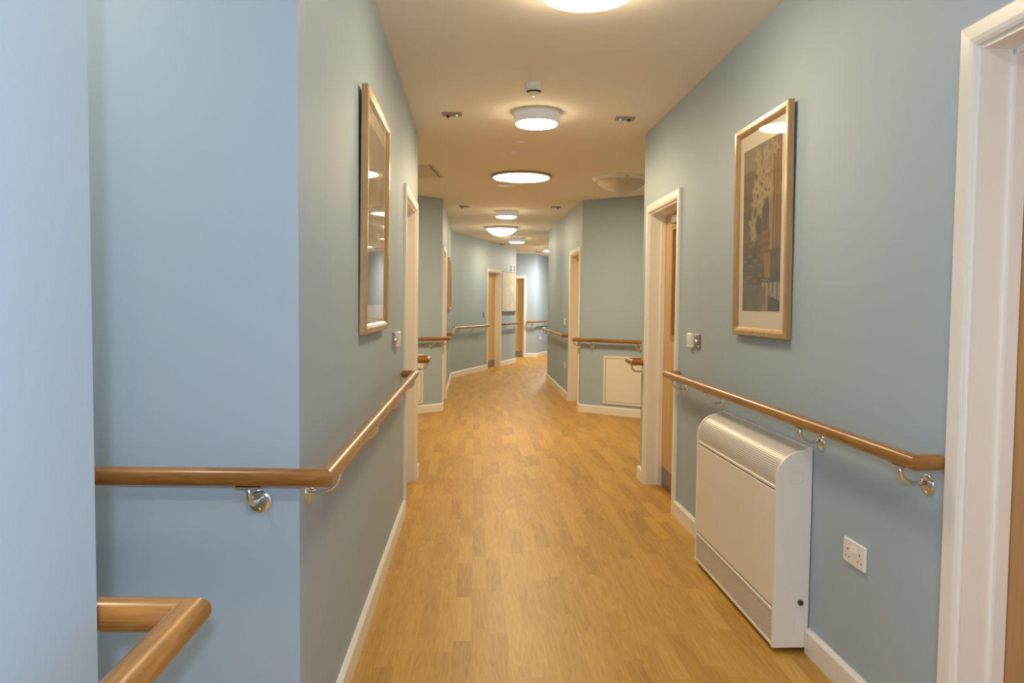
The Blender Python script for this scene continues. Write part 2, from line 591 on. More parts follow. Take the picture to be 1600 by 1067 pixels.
DH = 2.058   # door opening height
RWy = W['RW'].s_at_y
LWy = W['LW'].s_at_y
L2y = W['L2'].s_at_y
DOORS = [  # wall, s0, s1
    ('RW', RWy(1.13), RWy(2.035)),
    ('RW', RWy(4.935), RWy(5.725)),
    ('LW', LWy(5.73), LWy(4.875)),
    ('L2', L2y(10.79), L2y(9.81)),
    ('L3', 1.22, 2.07),
    ('R3', 0.165, 1.06),
    ('FW', 0.31, 1.15),
]
WALL_NAMES = {
    'RW': ('wall_right', 'blue right-hand corridor wall with heater, framed picture and two door openings'),
    'RE': ('wall_right', 'short blue return wall turning into the right-hand alcove'),
    'RS': ('wall_right', 'blue side wall deep in the right-hand alcove'),
    'R4': ('wall_right', 'blue alcove wall on the right above the white access panel'),
    'R3': ('wall_right', 'blue wall with one doorway beyond the right-hand alcove'),
    'RC': ('wall_right', 'blue wall turning right at the far bend of the corridor'),
    'RD': ('wall_right', 'blue right wall past the far bend'),
    'FE': ('wall_far', 'blue end wall past the far bend'),
    'FR': ('wall_far', 'bright blue angled wall with a low socket at the far end'),
    'FW': ('wall_far', 'blue wall facing down the corridor with the farthest door'),
    'FS': ('wall_left', 'blue side wall of the hidden left recess at the far end'),
    'LT': ('wall_left', 'blue wall end behind the whiteboard wall'),
    'L3': ('wall_left', 'angled blue wall carrying the whiteboard and a doorway'),
    'L2': ('wall_left', 'blue left wall seen edge-on with a doorway and a framed picture'),
    'LN': ('wall_left', 'narrow blue wall of the left alcove facing the camera'),
    'LS': ('wall_left', 'blue side wall deep in the left alcove'),
    'LE': ('wall_left', 'short blue return wall turning into the left alcove'),
    'LW': ('wall_left', 'blue left corridor wall with tall glazed picture and a doorway'),
    'LF': ('wall_left', 'pale blue wall facing the camera behind the long straight handrail'),
    'PS': ('wall_left', 'blue end wall of the side recess on the left'),
    'PN': ('wall_left', 'blue return wall of the side recess nearest the camera'),
    'LG': ('wall_left', 'blue wall filling the left edge of the photo'),
    'BK': ('wall_back', 'blue wall closing the corridor behind the camera'),
}
def back_shift(w, o, at_end):
    """how far the back edge of wall w moves along w so that it meets its neighbour o in a mitre"""
    bis = w.n + o.n
    q = -bis * (WT / bis.dot(w.n))
    v = q.dot(w.d)
    return max(-0.3, min(0.3, v))


keys = list(W)
for ki, k in enumerate(keys):
    w = W[k]
    sh0 = back_shift(w, W[keys[ki - 1]], False)
    sh1 = back_shift(w, W[keys[(ki + 1) % len(keys)]], True)
    cuts = sorted([(a, b) for ww, a, b in DOORS if ww == k])
    mb = MB()

    def piece(x0, x1, z0, z1):
        y0a = x0 + (sh0 if x0 == 0.0 else 0.0)
        y1a = x1 + (sh1 if x1 == w.len else 0.0)
        b = len(mb.v)
        mb.v += [(x0, 0, z0), (x1, 0, z0), (y1a, -WT, z0), (y0a, -WT, z0), (x0, 0, z1), (x1, 0, z1), (y1a, -WT, z1), (y0a, -WT, z1)]
        for q in ((0, 1, 2, 3), (7, 6, 5, 4), (0, 4, 5, 1), (1, 5, 6, 2), (2, 6, 7, 3), (3, 7, 4, 0)):
            mb.face([b + i for i in q])
    x = 0.0
    for a, b_ in cuts:
        piece(x, a, 0, CE)
        piece(a, b_, DH, CE)
        x = b_
    piece(x, w.len, 0, CE)
    nm, lb = WALL_NAMES[k]
    tag(mb.build(nm, M['wall'], None, w.p(0), w.rz), lb, 'wall', kind='structure')

mb = MB(); mb.box(-2.7, 4.4, -5.4, 22.8, -0.05, 0.0)
tag(mb.build('floor', M['floor']), 'wood-look plank vinyl floor running the length of the corridor', 'floor', kind='structure')
mb = MB(); mb.box(-2.7, 4.4, -5.4, 22.8, CE, CE + 0.06)
tag(mb.build('ceiling', M['ceiling']), 'plain off-white plaster ceiling of the corridor', 'ceiling', kind='structure')


# ------------------------------------------------------------------ baseboards
def baseboard(pts, name, label):
    P = [Vector((p[0], p[1])) for p in pts]
    prof = [(0.0, 0.0), (0.018, 0.0), (0.018, 0.088), (0.008, 0.1), (0.0, 0.1)]
    n = len(P)
    offs = []
    for i in range(n):
        ds = []
        if i > 0: ds.append((P[i] - P[i - 1]).normalized())
        if i < n - 1: ds.append((P[i + 1] - P[i]).normalized())
        ns = [Vector((-d.y, d.x)) for d in ds]
        if len(ns) == 1:
            offs.append(ns[0])
        else:
            b = (ns[0] + ns[1]).normalized()
            offs.append(b / b.dot(ns[0]))
    mb = MB()
    for i in range(n - 1):
        b = len(mb.v)
        for j in (i, i + 1):
            for o, z in prof:
                q = P[j] + offs[j] * o
                mb.v.append((q.x, q.y, z))
        m_ = len(prof)
        for k in range(m_):
            k2 = (k + 1) % m_
            mb.face((b + k, b + k2, b + m_ + k2, b + m_ + k))
        if i == 0: mb.face([b + k for k in range(m_)])
        if i == n - 2: mb.face([b + m_ + k for k in reversed(range(m_))])
    tag(mb.build(name, M['trim']), label, 'baseboard', kind='structure')


AW = 0.062  # architrave width
def wp(k, s): q = W[k].p(s); return (q.x, q.y)
D = DOORS
baseboard([wp('LW', D[2][2] + AW), PT['lC'], PT['pA'], PT['pB'], PT['lF'], PT['b0'], PT['b1'], wp('RW', D[0][1] - AW)], 'baseboard_left', 'white baseboard along the left wall and round the side recess')
baseboard([wp('RW', D[0][2] + AW), wp('RW', RWy(2.925))], 'baseboard_right', 'white baseboard between the large near doorway and the heater')
baseboard([wp('RW', RWy(3.985)), wp('RW', D[1][1] - AW)], 'baseboard_right', 'white baseboard between the heater and the glazed door')
baseboard([wp('RW', D[1][2] + AW), PT['rE'], PT['rA'], PT['rB'], PT['r4'], wp('R3', D[5][1] - AW)], 'baseboard_right', 'white baseboard round the right-hand alcove')
baseboard([wp('R3', D[5][2] + AW), PT['r3'], PT['rC'], PT['rD'], PT['fE'], PT['fB'], wp('FW', D[6][1] - AW)], 'baseboard_far', 'white baseboard round the far bend on the right')
baseboard([wp('FW', D[6][2] + AW), PT['fL'], PT['lT'], PT['l3'], wp('L3', D[4][1] - AW)], 'baseboard_far', 'white baseboard under the whiteboard')
baseboard([wp('L3', D[4][2] + AW), PT['l2'], wp('L2', D[3][1] - AW)], 'baseboard_left', 'white baseboard at the bend between the two far left doorways')
baseboard([wp('L2', D[3][2] + AW), PT['lN'], PT['lB'], PT['lA'], PT['lE'], wp('LW', D[2][1] - AW)], 'baseboard_left', 'white baseboard round the left alcove')


# ------------------------------------------------------------------ doors
def door(idx, label, leafmat, kick=True, vision=False, closer=False, handle=None, white_leaf=False):
    k, s0, s1 = DOORS[idx]
    w = W[k]
    wd = s1 - s0
    e = empty(f'door_{idx + 1}', w.p(s0), w.rz, label, 'door', kind='structure')
    # architrave with a stepped moulding
    prof = [(0.0, 0.0), (0.0, 0.012), (0.008, 0.0165), (0.020, 0.018), (AW - 0.006, 0.019), (AW, 0.014), (AW, 0.0)]
    mb = MB()
    for i in range(len(prof) - 1):
        (u1, v1), (u2, v2) = prof[i], prof[i + 1]
        lines = []
        for u, v in ((u1, v1), (u2, v2)):
            lines.append([(-u, v, 0), (-u, v, DH + u), (wd + u, v, DH + u), (wd + u, v, 0)])
        for j in range(3):
            b = len(mb.v)
            mb.v += [lines[0][j], lines[1][j], lines[1][j + 1], lines[0][j + 1]]
            mb.face((b, b + 1, b + 2, b + 3))
    mb.build('architrave', M['trim'], e)
    # lining and stops
    mb = MB()
    t = 0.012
    mb.box(0, t, -WT, 0.001, 0, DH); mb.box(wd - t, wd, -WT, 0.001, 0, DH); mb.box(t, wd - t, -WT, 0.001, DH - t, DH)
    st = 0.014
    for a, b in ((t, t + st), (wd - t - st, wd - t)):
        mb.box(a, b, -0.116, -0.082, 0, DH - t)
    mb.box(t, wd - t, -0.116, -0.082, DH - t - st, DH - t)
    mb.build('door_lining', M['trim'], e)
    # leaf
    mb = MB()
    x0, x1, z0, z1 = t + 0.003, wd - t - 0.003, 0.006, DH - t - 0.003
    yb, yf = -0.162, -0.118
    if vision:
        vx0, vx1, vz0, vz1 = vision
        mb.box(x0, vx0, yb, yf, z0, z1); mb.box(vx1, x1, yb, yf, z0, z1)
        mb.box(vx0, vx1, yb, yf, z0, vz0); mb.box(vx0, vx1, yb, yf, vz1, z1)
    else:
        mb.box(x0, x1, yb, yf, z0, z1)
    leaf = mb.build('door_leaf', leafmat, e)
    if vision:
        mb = MB(); bw = 0.032
        for a, b, c, d_ in ((vx0 - 0.008, vx0 + bw - 0.008, vz0 - 0.008, vz1 + 0.008), (vx1 - bw + 0.008, vx1 + 0.008, vz0 - 0.008, vz1 + 0.008)):
            mb.box(a, b, yf - 0.03, yf + 0.009, c, d_)
        for c, d_ in ((vz0 - 0.008, vz0 + bw - 0.008), (vz1 - bw + 0.008, vz1 + 0.008)):
            mb.box(vx0 + bw - 0.008, vx1 - bw + 0.008, yf - 0.03, yf + 0.009, c, d_)
        mb.build('glazing_bead', M['beadwood'], leaf)
        mb = MB(); mb.box(vx0, vx1, yf - 0.026, yf - 0.020, vz0, vz1)
        nx = int((vx1 - vx0) / 0.025); nz = int((vz1 - vz0) / 0.025)
        for i in range(1, nx): mb.box(vx0 + i * 0.025 - 0.0008, vx0 + i * 0.025 + 0.0008, yf - 0.0205, yf - 0.0195, vz0, vz1, 1)
        for i in range(1, nz): mb.box(vx0, vx1, yf - 0.0205, yf - 0.0195, vz0 + i * 0.025 - 0.0008, vz0 + i * 0.025 + 0.0008, 1)
        tag(mb.build('vision_pane', [M['wired'], M['wire']], leaf), 'grey wired glass pane')
    if kick:
        mb = MB(); mb.box(x0 + 0.004, x1 - 0.004, yf, yf + 0.002, z0 + 0.004, 0.145)
        tag(mb.build('kick_plate', M['kick'], leaf), 'grey metal kick plate')
    if closer is not False:
        cx, sgn = closer
        mb = MB(); mb.box(cx, cx + sgn * 0.22, yf, yf + 0.045, z1 - 0.10, z1 - 0.035, bev=0.006)
        mb.box(cx + sgn * 0.05, cx + sgn * 0.075, yf + 0.01, yf + 0.035, z1 - 0.035, z1 - 0.02)
        mb.box(cx + sgn * 0.05, cx + sgn * 0.3, yf + 0.014, yf + 0.03, z1 - 0.022, z1 - 0.012)
        tag(mb.build('door_closer', M['alu'], leaf), 'grey overhead door closer')
    if handle is not None:
        hx, sgn = handle
        mb = MB()
        mb.lathe([(0, 0.008), (0.024, 0.008), (0.026, 0.004), (0.026, 0.0)], (hx, yf, 1.0), 24, axis='y')
        mb.tube([(hx, yf, 1.0), (hx, yf + 0.055, 1.0), (hx + sgn * 0.11, yf + 0.055, 1.0), (hx + sgn * 0.11, yf + 0.025, 1.0)], 0.009, 12)
        tag(mb.build('door_handle', M['steel'], leaf), 'steel lever handle')
    return e


door(0, 'large brown oak doorway with white frame cut off by the right edge', M['doordark'], kick=True)
vy0 = DOORS[1][1]
door(1, 'pale oak door with tall wired glass panel beyond the heater', M['doorwood'], vision=(0.235, 0.565, 1.125, 1.935), closer=(0.46, -1))
door(2, 'deep white door opening in the left wall after the tall picture', M['doorwood'], handle=(0.08, 1))
door(3, 'doorway seen edge-on in the left wall past the left alcove', M['doorwood'])
door(4, 'oak door in white frame beside the whiteboard', M['doorwood'], closer=(0.80, -1))
door(5, 'white-framed doorway on the right past the alcove with a lever handle', M['doorwood'], kick=False, handle=(0.10, 1))
door(6, 'farthest pale oak door facing down the corridor', M['doorwood'])


# ------------------------------------------------------------------ handrails
RR = 0.023
RO = 0.085


def off_path(spec):
    """spec: list of (wall, s, offset) or ('c', wallA, wallB) for the mitred offset corner"""
    out = []
    for sp in spec:
        if sp[0] == 'c':
            a, b = W[sp[1]], W[sp[2]]
            bis = (a.n + b.n).normalized()
            q = a.B + bis * (RO / bis.dot(a.n))
            out.append((q.x, q.y, RZ))
        else:
            q = W[sp[0]].p(sp[1], sp[2], RZ)
            out.append(tuple(q))
    return out


def bracket(parent, w, s, org):
    """wall plate, curved arm and saddle under the rail; org is the handrail's origin"""
    q = w.p(s)
    e = bpy.data.objects.new('bracket', None)
    # local transform inside the handrail (its origin is unrotated)
    mb = MB()
    # arm: out from the wall then curving up to the rail
    z0, z1 = 0.850, RZ - RR - 0.004
    pts = [(0, 0.0, z0), (0, RO - 0.042, z0)]
    rad = 0.036
    for i in range(1, 7):
        a = i / 6 * PI / 2
        pts.append((0, RO - 0.042 + rad * math.sin(a) + 0.006 * (i / 6), z0 + rad * (1 - math.cos(a))))
    pts.append((0, RO, z1))
    mb.tube(pts, 0.0075, 12)
    arm = mb.build('bracket', M['steel'], parent)
    arm.location = Vector((q.x, q.y, 0)) - org
    arm.rotation_euler = (0, 0, w.rz)
    mb = MB()
    mb.lathe([(0.0, 0.0075), (0.012, 0.0075), (0.018, 0.006), (0.029, 0.0045), (0.031, 0.002), (0.031, 0.0)], (0, 0, z0 - 0.006), 28, axis='y')
    for a in (0.5, 2.6, 4.7):
        mb.lathe([(0.0, 0.0085), (0.0035, 0.008), (0.0045, 0.0055)], (0.021 * math.cos(a), 0, z0 - 0.006 + 0.021 * math.sin(a)), 10, axis='y')
    mb.build('wall_plate', M['steel'], arm)
    mb = MB()
    mb.box(-0.032, 0.032, RO - 0.010, RO + 0.010, z1, z1 + 0.0045, bev=0.001)
    mb.build('saddle', M['steel'], arm)
    bpy.data.objects.remove(e)


def handrail(label, spec, brackets, rs=True, re=True):
    path = off_path(spec)
    org = Vector((path[0][0], path[0][1], 0))
    h = empty('handrail', org, 0, label, 'handrail', 'wooden handrails along the corridor walls')
    mb = MB()
    mb.tube([Vector(p) - org for p in path], RR, 24, round_start=rs, round_end=re)
    mb.build('rail', M['rail'], h)
    for k, s in brackets:
        bracket(h, W[k], s, org)


E_ = 0.004
rw, lw = RWy, LWy
handrail('nearest handrail, wrapping the wall corner at the bottom left of the photo',
         [('PN', 0.25, RO), ('c', 'PN', 'LG'), ('LG', 4.2, RO)], [('PN', 0.6), ('LG', 1.1), ('LG', 2.6)])
handrail('long handrail crossing the facing wall then running down the left wall below the tall picture',
         [('LW', lw(4.66), E_), ('LW', lw(4.66), RO), ('c', 'LW', 'LF'), ('LF', 1.55, RO)],
         [('LW', lw(4.55)), ('LW', lw(3.68)), ('LW', lw(2.84)), ('LW', lw(2.04)), ('LF', 0.102), ('LF', 1.25)])
handrail('handrail on the right wall running above the heater',
         [('RW', rw(2.125), E_), ('RW', rw(2.125), RO), ('RW', rw(4.83), RO), ('RW', rw(4.83), E_)],
         [('RW', rw(2.195)), ('RW', rw(2.87)), ('RW', rw(4.02)), ('RW', rw(4.70))])
handrail('short handrail end wrapping into the right alcove just past the glazed door',
         [('RW', rw(5.812), E_), ('RW', rw(5.812), RO), ('c', 'RW', 'RE'), ('RE', 1.25, RO)], [('RW', rw(5.89)), ('RE', 0.08), ('RE', 1.0)])
handrail('short handrail end wrapping into the left alcove just past the left doorway',
         [('LE', 0.3, RO), ('c', 'LE', 'LW'), ('LW', lw(5.815), RO), ('LW', lw(5.815), E_)], [('LE', 0.5), ('LE', 1.49), ('LW', lw(5.90))])
handrail('handrail on the narrow left alcove wall above its white access panel',
         [('L2', W['L2'].len - 0.075, E_), ('L2', W['L2'].len - 0.075, RO), ('c', 'L2', 'LN'), ('LN', 1.7, RO)],
         [('LN', 0.17), ('LN', 0.9), ('L2', W['L2'].len - 0.04)])
handrail('handrail bending round the far left corner up to the oak door beside the whiteboard',
         [('L3', 2.24, E_), ('L3', 2.24, RO), ('c', 'L3', 'L2'), ('L2', L2y(10.95), RO), ('L2', L2y(10.95), E_)],
         [('L3', 2.35), ('L3', 3.2), ('L3', 3.95), ('L2', 0.4), ('L2', 1.5), ('L2', 2.7)])
handrail('short handrail underneath the whiteboard',
         [('LT', W['LT'].len - 0.4, RO), ('c', 'LT', 'L3'), ('L3', 1.09, RO), ('L3', 1.09, E_)], [('L3', 0.98), ('L3', 0.15)])
handrail('farthest handrail on the bright angled wall at the end of the corridor',
         [('FR', 0.5, RO), ('c', 'FR', 'FW'), ('FW', 0.215, RO), ('FW', 0.215, E_)], [('FR', 1.7), ('FR', 2.3), ('FW', 0.08), ('FR', 0.8)])
handrail('handrail on the right wall beyond the right-hand lever-handled door',
         [('R3', 1.19, E_), ('R3', 1.19, RO), ('c', 'R3', 'RC'), ('RC', 0.6, RO)],
         [('R3', 1.27), ('R3', 2.0), ('R3', 2.8), ('R3', 3.6), ('R3', 4.15)])
handrail('handrail on the right alcove wall above the white access panel',
         [('R4', 0.1, RO), ('c', 'R4', 'R3'), ('R3', 0.06, RO), ('R3', 0.06, E_)], [('R4', 1.70), ('R4', 1.05), ('R4', 0.95 - 0.6), ('R3', 0.03)])


# ------------------------------------------------------------------ ceiling lights
def drum_light(x, y, label, r=0.168, lamp='lamp_drum'):
    e = empty('ceiling_light', (x, y, CE), 0, label, 'ceiling light', 'round ceiling lights of the corridor')
    mb = MB()
    mb.lathe([(0.0, 0.0), (r * 0.93, 0.0), (r + 0.004, -0.003), (r + 0.006, -0.008), (r - 0.004, -0.014), (r * 0.93, -0.014)], seg=56)
    mb.build('base_ring', M['white'], e)
    mb = MB()
    mb.lathe([(r * 0.955, -0.013), (r * 0.94, -0.03), (r * 0.88, -0.072), (r * 0.86, -0.080)], seg=56)
    mb.build('shade', M['drumside'], e)
    mb = MB()
    mb.lathe([(r * 0.86, -0.080), (r * 0.84, -0.088), (r * 0.7, -0.094), (r * 0.4, -0.099), (0.0, -0.101)], seg=56)
    mb.build('diffuser', M[lamp], e)
    return e


drum_light(0.155, 5.29, 'drum ceiling light directly behind the smoke detector')
drum_light(-0.10, 10.83, 'drum ceiling light just in front of the lit dome light')
drum_light(0.075, 15.18, 'small drum ceiling light just beyond the lit dome light')
drum_light(0.86, 17.5, 'farthest drum ceiling light half hidden by the right wall')
drum_light(1.32, 19.0, 'drum ceiling light out of sight round the far right bend', lamp='lamp_far')

e = empty('ceiling_light', (0.290, 3.125, CE), 0, 'big round ceiling light cut off by the top edge of the photo', 'ceiling light', 'round ceiling lights of the corridor')
mb = MB(); mb.lathe([(0, 0), (0.195, 0), (0.204, -0.006), (0.204, -0.016)], seg=64)
mb.build('base_ring', M['white'], e)
mb = MB(); mb.lathe([(0.203, -0.016), (0.204, -0.058), (0.197, -0.064)], seg=64)
mb.build('shade', M['drumside_near'], e)
mb = MB(); mb.lathe([(0.197, -0.062), (0.188, -0.072), (0.14, -0.078), (0.0, -0.082)], seg=64)
mb.build('diffuser', M['lamp_near'], e)

e = empty('ceiling_light', (0.080, 7.87, CE), 0, 'wide flat disc ceiling light with thin dark rim, third along the corridor', 'ceiling light', 'round ceiling lights of the corridor')
mb = MB(); mb.lathe([(0.290, 0.0), (0.300, 0.0), (0.314, -0.004), (0.314, -0.010), (0.302, -0.0115)], seg=72)
tag(mb.build('rim', M['alu'], e), 'dark grey rim')
mb = MB(); mb.lathe([(0.304, -0.006), (0.300, -0.018), (0.288, -0.024)], seg=72)
mb.build('trim_ring', M['white'], e)
mb = MB(); mb.lathe([(0.288, -0.024), (0.25, -0.028), (0.0, -0.031)], seg=72)
mb.build('diffuser', M['lamp_disc'], e)


def dome_light(x, y, label, mat):
    e = empty('dome_ceiling_light', (x, y, CE), 0, label, 'ceiling light', 'domed ceiling lights')
    mb = MB(); mb.lathe([(0.24, 0.0), (0.300, 0.0), (0.300, -0.006), (0.278, -0.036), (0.262, -0.040), (0.258, -0.030)], seg=72)
    mb.build('rim', M['white'], e)
    mb = MB()
    pr = []
    SR = (0.262 ** 2 + 0.118 ** 2) / (2 * 0.118)      # spherical cap
    a1 = math.asin(0.262 / SR)
    for i in range(15):
        a = a1 * (1 - i / 14)
        pr.append((SR * math.sin(a), -0.036 - 0.118 + SR * (1 - math.cos(a))))
    mb.lathe(pr, seg=72)
    mb.build('dome', mat, e)
    mb = MB(); mb.lathe([(0, -0.012), (0.004, -0.011), (0.006, 0.0)], (0.02, -0.289, -0.022), seg=10)
    tag(mb.build('screw', M['black'], e), 'dark fixing screw')


dome_light(-0.20, 13.08, 'lit shallow dome light with cream rim', M['lamp_dome'])
dome_light(1.125, 7.95, 'unlit beige dome light over the right-hand alcove', M['domeoff'])

# lamps further back, behind the camera
for x, y, lm, lb in ((0.32, -0.80, 'lamp_back', 'white ceiling light just behind the camera'), (-1.5, 1.32, 'lamp_passage', 'ceiling light inside the side recess on the left')):
    e = empty('ceiling_light', (x, y, CE), 0, lb, 'ceiling light', 'round ceiling lights of the corridor')
    mb = MB(); mb.lathe([(0, 0), (0.165, 0), (0.17, -0.012), (0.15, -0.078)], seg=48); mb.build('base_ring', M['white'], e)
    mb = MB(); mb.lathe([(0.15, -0.078), (0.14, -0.09), (0.0, -0.1)], seg=48); mb.build('diffuser', M[lm], e)

# ------------------------------------------------------------------ small things on the ceiling
e = empty('smoke_detector', (0.117, 4.61, CE), 0, 'white smoke detector on the ceiling in front of the first drum light', 'smoke detector')
mb = MB()
mb.lathe([(0, 0), (0.052, 0), (0.055, -0.003), (0.055, -0.022), (0.053, -0.026)], seg=40)
mb.build('mounting_base', M['white'], e)
mb = MB()
mb.lathe([(0.053, -0.024), (0.058, -0.030), (0.056, -0.038), (0.047, -0.047), (0.045, -0.048)], seg=40)
mb.lathe([(0.037, -0.057), (0.026, -0.067), (0.016, -0.070)], seg=40)
mb.build('detector_head', M['white'], e)
mb = MB()
mb.lathe([(0.045, -0.047), (0.0425, -0.0505), (0.036, -0.0575)], seg=40)
tag(mb.build('vent_slots', M['black'], e), 'dark sensing slots')
mb = MB(); mb.lathe([(0.016, -0.062), (0.016, -0.074), (0.012, -0.078), (0.0, -0.079)], seg=24)
mb.build('sensor_cap', M['white'], e)

EML = [(-0.434, 5.35, -1, 'twin-lens emergency light on the ceiling left of the first drum light'),
       (0.784, 5.42, 1, 'twin-lens emergency light on the ceiling right of the first drum light'),
       (-0.665, 10.32, -1, 'twin-lens emergency light on the far ceiling above the left door opening'),
       (0.575, 10.30, 1, 'twin-lens emergency light on the far ceiling near the right alcove corner'),
       (-0.22, 16.6, -1, 'tiny twin-lens emergency light just left of the small drum light beyond the dome'),
       (0.63, 18.88, 1, 'tiny twin-lens emergency light nearest the farthest wall')]
for x, y, sg, lb in EML:
    e = empty('emergency_light', (x, y, CE), 0, lb, 'emergency light', 'twin emergency lights on the ceiling')
    mb = MB(); mb.box(-0.068, 0.068, -0.04, 0.04, -0.012, 0, bev=0.003); mb.build('base_plate', M['grey'], e)
    for i, dx in enumerate((-0.028, 0.028)):
        mb = MB(); mb.lathe([(0.0, -0.030), (0.009, -0.028), (0.014, -0.020), (0.015, -0.012)], (dx, 0, 0), seg=20)
        dark = (dx * sg > 0)
        if dark:
            tag(mb.build('lens', M['lens'], e), 'dark amber lens')
        else:
            tag(mb.build('lens', M['steel'], e), 'silver lens')

for x, y, r, lb in ((0.047, 6.26, 0.042, 'small white ceiling disc just beyond the first drum light'),
                    (0.018, 6.67, 0.034, 'smallest white ceiling disc, second one beyond the first drum light'),
                    (-0.095, 8.43, 0.100, 'faint flat ceiling cover disc just beyond the wide flat light'),
                    (0.525, 16.79, 0.08, 'tiny ceiling disc left of the farthest drum light')):
    o = MB(); o.lathe([(0, -0.012), (r * 0.6, -0.012), (r * 0.93, -0.010), (r, -0.004), (r, 0.0)], seg=40)
    tag(o.build('ceiling_cover_disc', M['white'], None, (x, y, CE)), lb, 'ceiling fitting', 'round cover discs on the ceiling')
e = empty('ceiling_hatch', (-1.06, 7.66, CE), math.radians(-3), 'square ceiling hatch with dark edge gap over the left alcove', 'hatch')
mb = MB(); mb.box(-0.27, 0.27, -0.34, 0.34, -0.006, 0); mb.build('hatch_panel', M['hatch'], e)
mb = MB(); mb.box(0.27, 0.276, -0.34, 0.34, -0.007, 0); mb.box(-0.276, -0.27, -0.34, 0.34, -0.007, 0); tag(mb.build('hatch_gap', M['gap'], e), 'dark shadow gap')
mb = MB(); mb.box(0.276, 0.31, -0.37, 0.37, -0.004, 0); mb.box(-0.31, -0.276, -0.37, 0.37, -0.004, 0)
mb.box(-0.276, 0.276, 0.34, 0.37, -0.004, 0); mb.box(-0.276, 0.276, -0.37, -0.34, -0.004, 0); mb.build('hatch_frame', M['hatch'], e)
mb = MB(); mb.box(-0.07, 0.07, -0.05, 0.05, -0.010, 0, bev=0.002)
tag(mb.build('ceiling_vent', M['grille'], None, (-0.712, 14.68, CE)), 'small grey ceiling vent beside the far left wall', 'vent')


# ------------------------------------------------------------------ pictures
def lerp3(a, b, t): return tuple(a[i] * (1 - t) + b[i] * t for i in range(3))


def paint_still_life(u, v, rnd):
    """u 0..1 viewer's left to right, v 0..1 bottom to top"""
    n = math.sin(u * 23 + math.sin(v * 9) * 2) * math.sin(v * 31 + math.cos(u * 13) * 2)
    n2 = math.sin(u * 61 + v * 7) * 0.5 + 0.5
    col = lerp3((0.10, 0.10, 0.125), (0.19, 0.17, 0.16), 0.5 + 0.5 * n)
    if u < 0.33 and v > 0.45:
        col = lerp3(col, (0.30, 0.24, 0.15), 0.65 if v > 0.62 else 0.25)
    if u > 0.70 and v > 0.36:
        st = 0.5 + 0.5 * math.sin(u * 75 + math.sin(v * 6))
        col = lerp3((0.30, 0.155, 0.06), (0.46, 0.29, 0.14), st)
        if u < 0.80: col = lerp3(col, (0.55, 0.46, 0.33), 0.6)
    elif v > 0.86:
        col = lerp3(col, (0.50, 0.45, 0.36), 0.55)
    # blocks low down
    if v < 0.46 and u < 0.70:
        bx, by = int(u * 7), int(v * 16 + (int(u * 7) % 2) * 0.5)
        h = (math.sin(bx * 12.9 + by * 78.2) * 43758.5) % 1.0
        fx, fy = (u * 7) % 1, (v * 16 + (bx % 2) * 0.5) % 1
        if v > 0.16:
            base = [(0.10, 0.09, 0.09), (0.26, 0.17, 0.10), (0.16, 0.15, 0.16), (0.22, 0.09, 0.035), (0.13, 0.12, 0.12)][int(h * 5)]
            col = lerp3(base, col, 0.25)
            if fy > 0.88 or fx > 0.9: col = (0.34, 0.27, 0.18)
        else:
            col = lerp3((0.17, 0.18, 0.20), (0.25, 0.22, 0.19), h)
    # candlestick / urn
    if 0.50 < u < 0.74 and 0.27 < v < 0.48:
        col = lerp3((0.40, 0.23, 0.09), (0.24, 0.13, 0.06), abs(math.sin(v * 60)))
    if 0.60 < u < 0.76 and 0.20 < v < 0.34:
        col = (0.44, 0.27, 0.12)
    # white cloth and oval box
    if v < 0.17 and u > 0.50:
        col = (0.52, 0.45, 0.34)
        if n2 > 0.75: col = (0.24, 0.22, 0.20)
        if u > 0.70 and v < 0.06 + (1 - u) * 0.12: col = (0.11, 0.11, 0.12)
    if ((u - 0.55) / 0.075) ** 2 + ((v - 0.085) / 0.065) ** 2 < 1:
        col = (0.34, 0.21, 0.12)
    # pale petals
    for (cx, cy, rr, ph) in FLOWERS:
        du, dv = (u - cx), (v - cy) * 1.55
        rad = math.hypot(du, dv)
        if rad < rr:
            a = math.atan2(dv, du) + ph
            pet = 0.55 + 0.45 * math.cos(a * 5)
            if rad < rr * (0.35 + 0.65 * pet):
                col = lerp3((0.66, 0.56, 0.40), (0.50, 0.38, 0.22), rad / rr)
            if rad < rr * 0.18: col = (0.44, 0.26, 0.08)
    return tuple(min(0.95, c ** 1.15 * 0.85) for c in col)


FLOWERS = [(0.40, 0.93, 0.11, 0.4), (0.62, 0.92, 0.13, 1.2), (0.85, 0.94, 0.10, 0.1), (0.45, 0.83, 0.13, 0.9), (0.62, 0.80, 0.13, 2.0), (0.36, 0.74, 0.13, 1.7),
           (0.52, 0.70, 0.14, 0.2), (0.70, 0.71, 0.13, 2.6), (0.46, 0.63, 0.13, 1.1), (0.31, 0.66, 0.10, 0.5), (0.27, 0.53, 0.13, 2.1), (0.30, 0.46, 0.09, 1.4)]


def paint_misty(u, v, rnd):
    n = 0.5 + 0.5 * math.sin(u * 9 + math.sin(v * 14) * 1.5)
    col = lerp3((0.42, 0.35, 0.25), (0.26, 0.215, 0.155), n)
    if v > 0.72: col = lerp3(col, (0.60, 0.55, 0.46), 0.5)
    if 0.4 < u < 0.7 and v < 0.4: col = lerp3(col, (0.20, 0.22, 0.24), 0.4)
    return col


